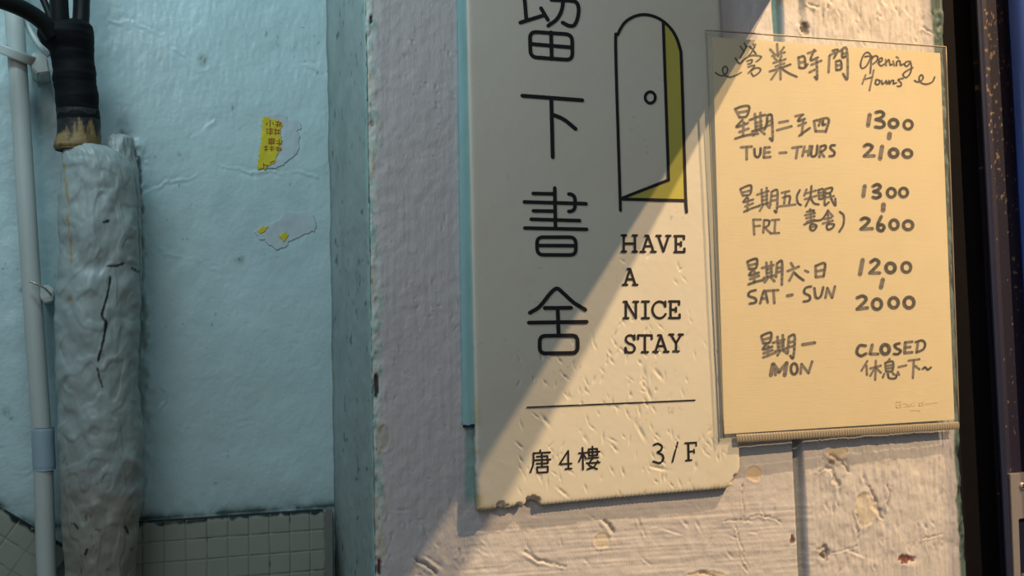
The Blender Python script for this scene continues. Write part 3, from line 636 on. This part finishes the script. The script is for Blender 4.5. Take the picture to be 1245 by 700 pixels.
ink('day_writing', [[(108, 133), (150, 212)], [(110, 135), (170, 112), (240, 112), (218, 202), (150, 215)], [(140, 168), (222, 155)], [(178, 238), (122, 305), (228, 268)], [(150, 352), (235, 320)], [(190, 262), (182, 395)], [(110, 415), (210, 385), (325, 368)],
    [(245, 240), (320, 210), (392, 190)], [(295, 180), (306, 335)], [(348, 170), (352, 310)], [(305, 268), (358, 250)], [(305, 302), (358, 285)], [(268, 348), (330, 328), (400, 308)], [(318, 342), (282, 385)], [(345, 335), (388, 372)], [(412, 215), (408, 270), (385, 330)], [(408, 198), (445, 188), (458, 230), (462, 425), (436, 412)], [(415, 255), (455, 243)], [(412, 292), (458, 280)],
    [(525, 262), (608, 248)], [(505, 335), (642, 298)], [(680, 202), (752, 188)], [(735, 195), (705, 248), (768, 228)], [(708, 292), (778, 265)], [(755, 235), (738, 378)], [(715, 388), (765, 350), (815, 315)],
    [(855, 250), (870, 348)], [(855, 248), (990, 226), (966, 352)], [(870, 345), (966, 345)], [(912, 250), (900, 292)], [(940, 245), (936, 285), (960, 280)],
    [(165, 497), (266, 490)], [(218, 495), (218, 612)], [(290, 510), (296, 575), (325, 590), (345, 560), (350, 505)], [(387, 500), (380, 592)], [(387, 500), (436, 497)], [(385, 548), (435, 543)], [(380, 594), (442, 588)], [(530, 550), (592, 546)], [(650, 502), (736, 490)], [(700, 497), (685, 600)], [(765, 490), (745, 580)], [(816, 485), (800, 575)], [(755, 540), (810, 530)], [(838, 485), (825, 565), (850, 585), (878, 560), (886, 480)], [(916, 490), (905, 590)], [(916, 490), (960, 480), (962, 512), (915, 545)], [(920, 545), (950, 585)], [(1052, 478), (1016, 482), (1012, 510), (1046, 540), (1040, 575), (1000, 582)]], (880, 115), 7.78, 24)
ink('hours_writing', [([(292, 190), (277, 290)], 40), [(350, 168), (400, 160), (425, 188), (395, 220), (350, 235), (410, 250), (430, 285), (400, 310), (345, 305)], (ell(517, 272, 41, 38), 34), (ell(655, 284, 40, 42), 29), ([(481, 370), (476, 410)], 44), [(240, 487), (275, 470), (316, 490), (290, 532), (240, 580)], [(240, 580), (335, 578)], ([(410, 490), (390, 605)], 40), (ell(518, 552, 40, 38), 36), (ell(648, 557, 42, 36), 32)], (1020, 115), 7.78, 32)
ink('day_writing', [[(150, 185), (172, 240)], [(150, 182), (200, 158), (246, 152), (236, 228), (172, 240)], [(172, 212), (232, 195)], [(212, 252), (178, 298), (265, 275)], [(192, 338), (262, 310)], [(218, 265), (212, 378)], [(182, 385), (250, 355), (322, 332)],
    [(300, 232), (402, 200)], [(340, 185), (346, 322)], [(385, 170), (388, 312)], [(345, 252), (390, 240)], [(345, 285), (390, 273)], [(318, 328), (418, 302)], [(356, 322), (325, 375)], [(380, 315), (412, 350)], [(430, 205), (418, 330)], [(430, 205), (482, 198), (474, 380), (455, 375)], [(430, 245), (478, 238)], [(426, 285), (476, 278)],
    [(520, 215), (588, 200)], [(555, 208), (542, 312)], [(530, 258), (592, 245), (586, 315)], [(492, 338), (642, 320)], [(682, 190), (656, 250), (665, 305), (692, 325)],
    [(742, 185), (722, 240)], [(735, 220), (826, 195)], [(728, 272), (830, 242)], [(786, 155), (778, 240), (735, 335)], [(780, 262), (808, 308), (852, 320)],
    [(848, 190), (855, 270)], [(848, 192), (892, 184), (892, 262), (855, 270)], [(852, 217), (890, 211)], [(854, 243), (890, 237)], [(910, 182), (970, 170), (960, 210), (915, 222)], [(912, 182), (905, 322), (942, 300)], [(910, 257), (988, 245)], [(950, 215), (965, 270), (1000, 330), (1000, 268)],
    [(745, 385), (806, 372), (800, 395)], [(730, 415), (818, 398)], [(740, 442), (815, 425)], [(775, 362), (784, 470)], [(722, 500), (780, 475), (835, 462)], [(745, 475), (810, 455)], [(785, 495), (775, 540), (808, 552), (832, 510), (785, 495)], [(780, 522), (825, 515)],
    [(935, 372), (905, 425), (872, 458), (830, 464)], [(935, 378), (978, 425)], [(900, 450), (965, 438)], [(935, 410), (938, 490)], [(888, 490), (978, 465)], [(928, 500), (932, 545), (972, 532), (988, 498), (928, 500)], [(1040, 385), (1075, 420), (1072, 500), (1036, 565)],
    [(265, 455), (275, 590)], [(270, 455), (332, 455)], [(275, 515), (326, 510)], [(362, 462), (355, 572)], [(362, 460), (406, 465), (402, 505), (362, 528)], [(370, 528), (416, 572)], [(430, 460), (496, 455)], [(462, 460), (456, 575)], [(420, 578), (496, 575)]], (880, 205), 7.37, 20)
ink('hours_writing', [([(232, 155), (219, 245)], 36), [(305, 158), (345, 140), (372, 163), (340, 195), (312, 204), (360, 216), (370, 245), (335, 262), (305, 255)], (ell(470, 215, 37, 40), 29), (ell(579, 213, 37, 40), 29), ([(400, 320), (396, 372)], 42), [(200, 455), (235, 440), (272, 460), (245, 500), (198, 540)], [(198, 540), (300, 536)], [(380, 428), (352, 490), (350, 540), (385, 556), (406, 525), (385, 500), (356, 512)], (ell(494, 500, 37, 42), 31), (ell(620, 506, 42, 40), 31)], (1020, 205), 7.366, 31)
ink('day_writing', [[(98, 120), (110, 165)], [(100, 118), (130, 105), (158, 104), (152, 158), (110, 165)], [(108, 142), (150, 132)], [(135, 165), (110, 205), (170, 188)], [(115, 228), (170, 208)], [(142, 180), (140, 252)], [(105, 262), (150, 246), (210, 232)],
    [(190, 158), (262, 140)], [(218, 125), (222, 220)], [(248, 120), (250, 212)], [(220, 168), (250, 160)], [(220, 192), (250, 184)], [(200, 222), (268, 205)], [(228, 220), (208, 248)], [(245, 215), (268, 242)], [(285, 132), (278, 215)], [(285, 130), (316, 120), (315, 264)], [(285, 160), (314, 154)], [(283, 186), (314, 179)],
    [(373, 128), (386, 150)], [(352, 178), (422, 150)], [(390, 185), (362, 238)], [(395, 190), (422, 215), (452, 236)], ([(462, 175), (482, 184)], 15), [(528, 145), (530, 216)], [(528, 146), (586, 130), (578, 212)], [(532, 180), (580, 170)], [(530, 216), (578, 210)],
    [(150, 298), (112, 310), (106, 335), (146, 350), (150, 375), (112, 384)], [(178, 382), (205, 300), (226, 376)], [(188, 352), (220, 348)], [(222, 302), (292, 298)], [(262, 300), (268, 380)], ([(350, 334), (380, 328)], 20), [(500, 275), (465, 285), (456, 315), (490, 335), (488, 362), (452, 371)], [(520, 285), (530, 345), (560, 338), (576, 280)], [(590, 346), (602, 285)], [(602, 285), (632, 346)], [(632, 346), (650, 275)]], (890, 295), 5.1875, 16.5)
ink('hours_writing', [([(825, 108), (808, 198)], 27), [(875, 122), (905, 105), (926, 130), (870, 190)], [(870, 190), (932, 190)], (ell(1000, 158, 29, 30), 24), (ell(1100, 155, 28, 31), 21), ([(952, 232), (940, 282)], 27), [(790, 347), (825, 335), (846, 360), (790, 418)], [(790, 418), (855, 410)], (ell(915, 387, 29, 33), 22), (ell(1020, 378, 29, 32), 23), (ell(1117, 377, 31, 34), 23)], (890, 295), 5.1875, 22)
ink('day_writing', [[(128, 92), (140, 135)], [(130, 90), (158, 76), (188, 73), (180, 127), (140, 135)], [(136, 114), (180, 102)], [(160, 138), (138, 172), (195, 155)], [(142, 195), (196, 176)], [(170, 152), (168, 212)], [(140, 220), (216, 190)],
    [(198, 132), (268, 112)], [(226, 95), (232, 182)], [(258, 85), (262, 178)], [(230, 137), (262, 130)], [(230, 158), (262, 150)], [(212, 184), (282, 165)], [(242, 182), (226, 208)], [(260, 178), (286, 197)], [(295, 98), (288, 190)], [(295, 95), (330, 90), (322, 220), (303, 210)], [(293, 130), (324, 124)], [(292, 158), (324, 151)], ([(378, 143), (452, 131)], 19),
    ([(198, 262), (186, 328)], 24), ([(202, 260), (235, 308)], 22), ([(235, 308), (282, 254)], 22), ([(282, 254), (270, 328)], 24), ([(212, 290), (214, 325)], 18), (ell(327, 290, 20, 33), 17), [(366, 318), (372, 260)], [(372, 260), (414, 315)], [(414, 315), (436, 245)]], (900, 390), 4.98, 15.5)
ink('hours_writing', [([(760, 150), (722, 150), (706, 190), (730, 212), (762, 198)], 19), ([(800, 145), (787, 198)], 20), ([(787, 200), (836, 200)], 18), (ell(878, 172, 25, 29), 23), ([(966, 135), (936, 145), (946, 165), (972, 180), (956, 200), (930, 200)], 17), ([(1000, 130), (996, 194)], 19), ([(1000, 130), (1042, 125)], 16), ([(998, 161), (1030, 157)], 16), ([(996, 194), (1042, 189)], 17), ([(1077, 128), (1068, 190)], 16), ([(1062, 128), (1102, 118), (1120, 140), (1108, 172), (1068, 190)], 15),
    [(770, 242), (735, 300)], [(765, 270), (768, 325)], [(788, 287), (852, 270)], [(822, 240), (818, 356)], [(815, 285), (788, 332)], [(825, 285), (852, 312)],
    [(905, 230), (890, 250)], [(878, 254), (884, 306)], [(880, 253), (924, 246), (922, 300), (884, 306)], [(882, 272), (920, 266)], [(884, 289), (920, 284)], [(872, 320), (864, 342)], [(894, 318), (902, 345), (940, 347), (946, 325)], [(922, 312), (932, 324)], [(955, 308), (962, 326)],
    [(960, 279), (1006, 268)], [(1020, 240), (1086, 231)], [(1052, 240), (1046, 345)], [(1060, 272), (1086, 292)], [(1105, 291), (1120, 280), (1135, 295), (1156, 281)]], (900, 390), 4.98, 13.5)
M_emb = mat('embossed_film', color=lin(236, 214, 160), rough=.3)
strokes('embossed_mark', [rbox((945, 490), (970, 490), (970, 525), (945, 525), 4), [(955, 508), (1000, 500), (1020, 512), (1055, 490)], [(985, 520), (1055, 512)], rbox((1085, 497), (1105, 495), (1105, 512), (1085, 514), 3), [(1115, 503), (1160, 498), (1195, 494)], [(1030, 545), (1060, 540), (1090, 545)]], M_emb, paper, lambda a, b: nd(a, b)-.0002, (900, 390), 4.98, 4)

# ------------------------------------------------------------------ plastered pipe, cables, conduit on the stairwell wall
YP = .098
def prf(T, Y):
    return .0035*fbm(np.cos(T)*1.3+4, Y/70, 400, 2)+.0026*fbm(np.cos(T)*2.2+8, Y/26, 405, 2)+.0010*fbm(np.cos(T)*6+3, Y/12, 410, 2)-.0007*sst(.1, .16, np.abs(fbm(np.cos(T)*2+8, Y/40, 412, 2)))
def pcf(px, py, T):
    c = np.ones(px.shape+(3,))*lin(144, 158, 158)
    c = mix(c, sst(100, 140, px+20*fbm(px/20, py/40, 415, 3))*.25, lin(136, 148, 146))
    c = mix(c, sst(.1, .5, fbm(px/22, py/28, 420, 3))*.4, lin(142, 154, 152))
    c = mix(c, sst(520, 640, py+60*fbm(px/30, py/30, 425, 3))*.75, lin(122, 118, 106))
    c = mix(c, sst(80, 100, px)*0+sst(3.0, 1.0, pdist(px+2*fbm(px/6, py/6, 430), py, [(78, 200), (82, 240), (85, 290), (86, 320)]))*sst(-.35, .1, fbm(px/5, py/22, 432, 2))*.85, lin(150, 128, 82))
    c = mix(c, np.exp(-((px-85)**2+(py-363)**2)/14), lin(130, 112, 70))
    for cr, wd in [([(134, 337), (132, 352), (126, 375), (124, 383), (129, 392), (126, 412), (120, 438)], 1.3), ([(131, 323), (142, 323), (150, 320)], 1.3), ([(160, 326), (168, 330)], 1.4), ([(127, 270), (132, 268)], 1.6), ([(118, 448), (122, 462), (124, 470)], .8), ([(106, 668), (104, 674)], 1.4), ([(90, 636), (94, 642)], 1.1), ([(152, 640), (156, 648)], 1.2)]:
        c = mix(c, sst(wd+.9, wd-.4, pdist(px+1.5*fbm(px/4, py/7, 435), py, cr)), lin(18, 22, 22))
    c = mix(c, sst(.42, .58, fbm(px/6, py/8, 440, 2))*sst(520, 620, py), lin(84, 84, 74))
    return c
pipe = round_px('plastered_pipe', [(178, 77, 134), (181, 76, 144), (188, 75, 156), (202, 74, 165), (260, 70, 170), (330, 67, 171), (400, 64, 172), (480, 67, 175), (560, 71, 176), (640, 74, 172), (700, 76, 168), (1700, 110, 205)], YP, M_plaster, None, 760, 260, prf, pcf)
round_px('plaster_shoulder', [(164, 134, 156), (167, 129, 162), (178, 124, 165), (205, 122, 170), (260, 128, 173), (330, 140, 173), (350, 152, 170)], YP+.012, M_plaster, pipe, 220, 120, prf, pcf)
tag(pipe, 'thick upright pipe coated in cracked grey plaster, below the black cables', 'pipe')
bundle = tag(empty('cable_bundle', un(95, 180, YP)), 'black taped bundle of cables entering the top of the plastered pipe', 'cables')
def srf(T, Y): return .0008*fbm(T*.8, Y/7, 450, 2)+.0003*np.sin(Y/4.2+T)*sst(50, 75, Y)
round_px('tape_sleeve', [(27, 74, 108), (30, 56, 113), (34, 46, 115), (44, 43, 116), (54, 49, 116), (62, 58, 115.5), (75, 62, 116), (90, 63, 118), (120, 66, 121), (146, 68, 123)], YP, M_rubber, bundle, 110, 48, srf)
def fcf(px, py, T):
    c = np.ones(px.shape+(3,))*lin(24, 28, 30)
    k = sst(-6, 5, py-157+26*fbm(px/6, py/34, 455, 2)+14*fbm(px/3, py/16, 456, 2))
    c = mix(c, k, lin(132, 112, 74)); c = mix(c, k*sst(.1, .5, fbm(px/4, py/9, 458, 3)), lin(92, 78, 52))
    c = mix(c, sst(178, 182, py), lin(30, 26, 20)); return c
round_px('foam_collar', [(134, 67, 122), (150, 69, 123.5), (165, 68, 124), (174, 65, 124), (179, 63.5, 123.5), (183, 67, 121)], YP, M_foam, bundle, 70, 64, lambda T, Y: .0006*fbm(T*3, Y/9, 460, 2), fcf)
def cable(pts, r): tube('cable', [un(a_, b_, d_) for a_, b_, d_ in pts], r, M_cable, bundle)
sc_ = np.linalg.norm(un(101, 100, YP)-un(100, 100, YP))
cable([(74, 40, .09), (72, 10, .088), (70, -40, .085), (66, -120, .08)], 11.5*sc_)
cable([(97, 40, .095), (99, 10, .098), (99, -40, .10), (98, -120, .10)], 10.5*sc_)
cable([(64, 44, .085), (52, 27, .08), (30, 12, .072), (0, 0, .06), (-50, -14, .05)], 10.5*sc_)
cable([(66, 36, .10), (58, 12, .105), (47, -14, .11), (30, -60, .115)], 4.5*sc_)

YC = .118
cond = tag(empty('conduit_pipe', un(57, 720, YC)), 'slim grey white plastic conduit pipe left of the plastered pipe', 'pipe')
round_px('tube', [(-60, 1, 25), (0, 4, 28.5), (100, 10.5, 35), (350, 26, 51), (540, 39, 64.5), (700, 44, 69.5), (1500, 75, 101)], YC, M_pvc, cond, 120, 40)
round_px('coupling', [(519.5, 38.5, 65.5), (521, 37.6, 66.8), (540, 38, 67.2), (569, 39.2, 68.8), (571, 40, 68)], YC, M_pvcblue, cond, 40, 40)['label'] = 'blue grey coupling sleeve'
# saddle clip round the conduit
clip = tag(empty('pipe_clip', un(40, 75, YC)), 'pale plastic saddle clip holding the conduit near the taped cables', 'clip')
cc = un(19.5, 66, YC); r0 = 16.5*sc_
tilt = Matrix.Rotation(math.radians(20), 3, 'Y') @ Matrix.Rotation(math.radians(14), 3, 'X')
def band(name, c, r_in, r_out, hgt, a0, a1, m, parent):
    V = []; n = 40; sec = [(r_in, -hgt/2), (r_out*.97, -hgt/2), (r_out, -hgt*.35), (r_out, hgt*.35), (r_out*.97, hgt/2), (r_in, hgt/2)]
    for j in range(n):
        t = a0+(a1-a0)*j/(n-1)
        for r_, z_ in sec: V.append(np.array(c)+np.array(tilt @ Vector((r_*1.25*math.cos(t), r_*math.sin(t), z_))))
    F = gridfaces(n, 6, closed=True)+[list(range(6)), list(range((n-1)*6, n*6))]
    o = obj(name, V, F, m, smooth=False); bm = bmesh.new(); bm.from_mesh(o.data); bmesh.ops.recalc_face_normals(bm, faces=bm.faces); bm.to_mesh(o.data); bm.free(); return keep(o, parent)
band('clip_band', cc, r0*.80, r0*1.32, 12.5*sc_, math.radians(-205), math.radians(25), M_pvc, clip)
def blk(name, poly, y0, y1, m, parent, bev=.0012): return platebox(name, poly, y0, y1, m, parent, bev)
blk('clip_foot', [(40, 62), (58, 70), (61, 88), (46, 90), (36, 82)], .112, YB+.001, M_pvc, clip)
tube('clip_arm', [un(30, 24, .126), un(38, 40, .122), un(48, 56, .120), un(60, 68, .122)], 3.6*sc_, M_pvc, clip, 10)
hook = tag(empty('cable_hook', un(58, 362, YC)), 'small grey nail clip on the conduit halfway up', 'clip')
blk('hook_body', [(49, 347), (60, 346), (65, 352), (64, 366), (54, 369), (49, 362)], .110, YB+.001, M_pvc, hook, .0008)
tube('hook_nail', [un(36, 342, .104), un(44, 345, .102), un(54, 350, .104), un(62, 358, .109)], 1.3*sc_, M_steel, hook, 8)

# ------------------------------------------------------------------ torn stickers on the back wall
YK = YB-.0033
st1 = tag(empty('torn_sticker', un(335, 205, YK)), 'half torn yellow sticker with rows of red characters on teal wall', 'sticker')
def gpatch(name, poly, m, parent, off, step=.75):
    p = np.array(poly); x0_, y0_ = p.min(0); x1_, y1_ = p.max(0); nx_ = int((x1_-x0_)/step)+2; ny_ = int((y1_-y0_)/step)+2
    GX, GY = np.meshgrid(x0_+step*np.arange(nx_), y0_+step*np.arange(ny_)); V = un(GX, GY, YB-wall_h(GX, GY)-off).reshape(-1, 3)
    ins = inpoly(GX+step/2+2.0*fbm(GX/4, GY/4, 470, 2), GY+step/2+2.0*fbm(GX/4, GY/4, 473, 2), poly); F = []
    for j_ in range(ny_-1):
        for i_ in range(nx_-1):
            if ins[j_, i_]: a_ = j_*nx_+i_; F.append((a_, a_+nx_, a_+nx_+1, a_+1))
    o = obj(name, V, F, m); bm = bmesh.new(); bm.from_mesh(o.data); bmesh.ops.delete(bm, geom=[v for v in bm.verts if not v.link_faces], context='VERTS')
    bmesh.ops.solidify(bm, geom=bm.faces[:], thickness=-.0002); bmesh.ops.recalc_face_normals(bm, faces=bm.faces); bm.to_mesh(o.data); bm.free(); return keep(o, parent)
def cp(l, ox, oy, s): return [(ox+a_/s, oy+b_/s) for a_, b_ in l]
gpatch('paper_backing', cp([(180, 92), (260, 76), (335, 66), (400, 92), (432, 130), (480, 128), (540, 165), (546, 215), (502, 250), (535, 300), (515, 360), (528, 410), (480, 490), (400, 560), (330, 600), (220, 620), (160, 600)], 300, 130, 8.24), M_resid, st1, .0003)
yl = gpatch('yellow_face', cp([(165, 90), (230, 112), (300, 135), (350, 150), (362, 185), (340, 215), (335, 290), (362, 345), (330, 395), (352, 425), (300, 480), (286, 550), (225, 585), (175, 622), (105, 630), (135, 400)], 300, 130, 8.24), M_sticker, st1, .0006)
tx = [[(235, 135), (232, 195)], [(205, 160), (195, 180)], [(258, 155), (268, 178)], [(290, 150), (345, 160)], [(315, 140), (305, 200)], [(335, 165), (330, 195)], [(290, 178), (340, 182)],
      [(200, 215), (205, 265)], [(215, 225), (260, 222)], [(225, 245), (258, 242)], [(220, 265), (258, 262)], [(238, 210), (236, 278)], [(275, 230), (330, 235)], [(290, 215), (288, 280)], [(275, 262), (335, 265)], [(318, 225), (312, 275)],
      [(215, 325), (280, 322)], [(220, 345), (278, 342)], [(220, 365), (280, 362)], [(248, 310), (246, 378)], [(228, 315), (226, 372)], [(270, 318), (268, 372)], [(295, 340), (355, 345)], [(300, 365), (350, 368)], [(325, 325), (322, 382)],
      [(175, 400), (210, 398)], [(180, 425), (212, 424)], [(192, 390), (190, 440)], [(232, 405), (270, 402)], [(235, 425), (272, 424)], [(250, 392), (250, 440)], [(292, 410), (340, 412)], [(300, 430), (345, 430)], [(315, 398), (312, 440)], [(168, 565), (172, 612)], [(172, 580), (210, 588)], [(235, 560), (275, 540)]]
strokes('red_lettering', tx, M_red, yl, lambda a, b: YB-wall_h(a, b)-.0009, (300, 130), 8.24, 10)
st2 = tag(empty('sticker_residue', un(345, 295, YK)), 'ragged pale sticker residue with two yellow scraps, below the torn yellow sticker', 'sticker')
gpatch('paper_backing', cp([(376, 530), (402, 508), (440, 498), (470, 480), (482, 458), (510, 462), (560, 456), (585, 470), (598, 510), (588, 528), (540, 545), (505, 560), (488, 588), (455, 592), (430, 578), (412, 560), (395, 560)], 180, 100, 2.917), M_resid, st2, .0003)
for pl in ([(386, 524), (405, 512), (426, 511), (416, 530), (396, 536)], [(464, 542), (480, 532), (500, 540), (492, 556), (482, 566), (470, 556)]):
    gpatch('yellow_scrap', cp(pl, 180, 100, 2.917), M_sticker, st2, .0006)
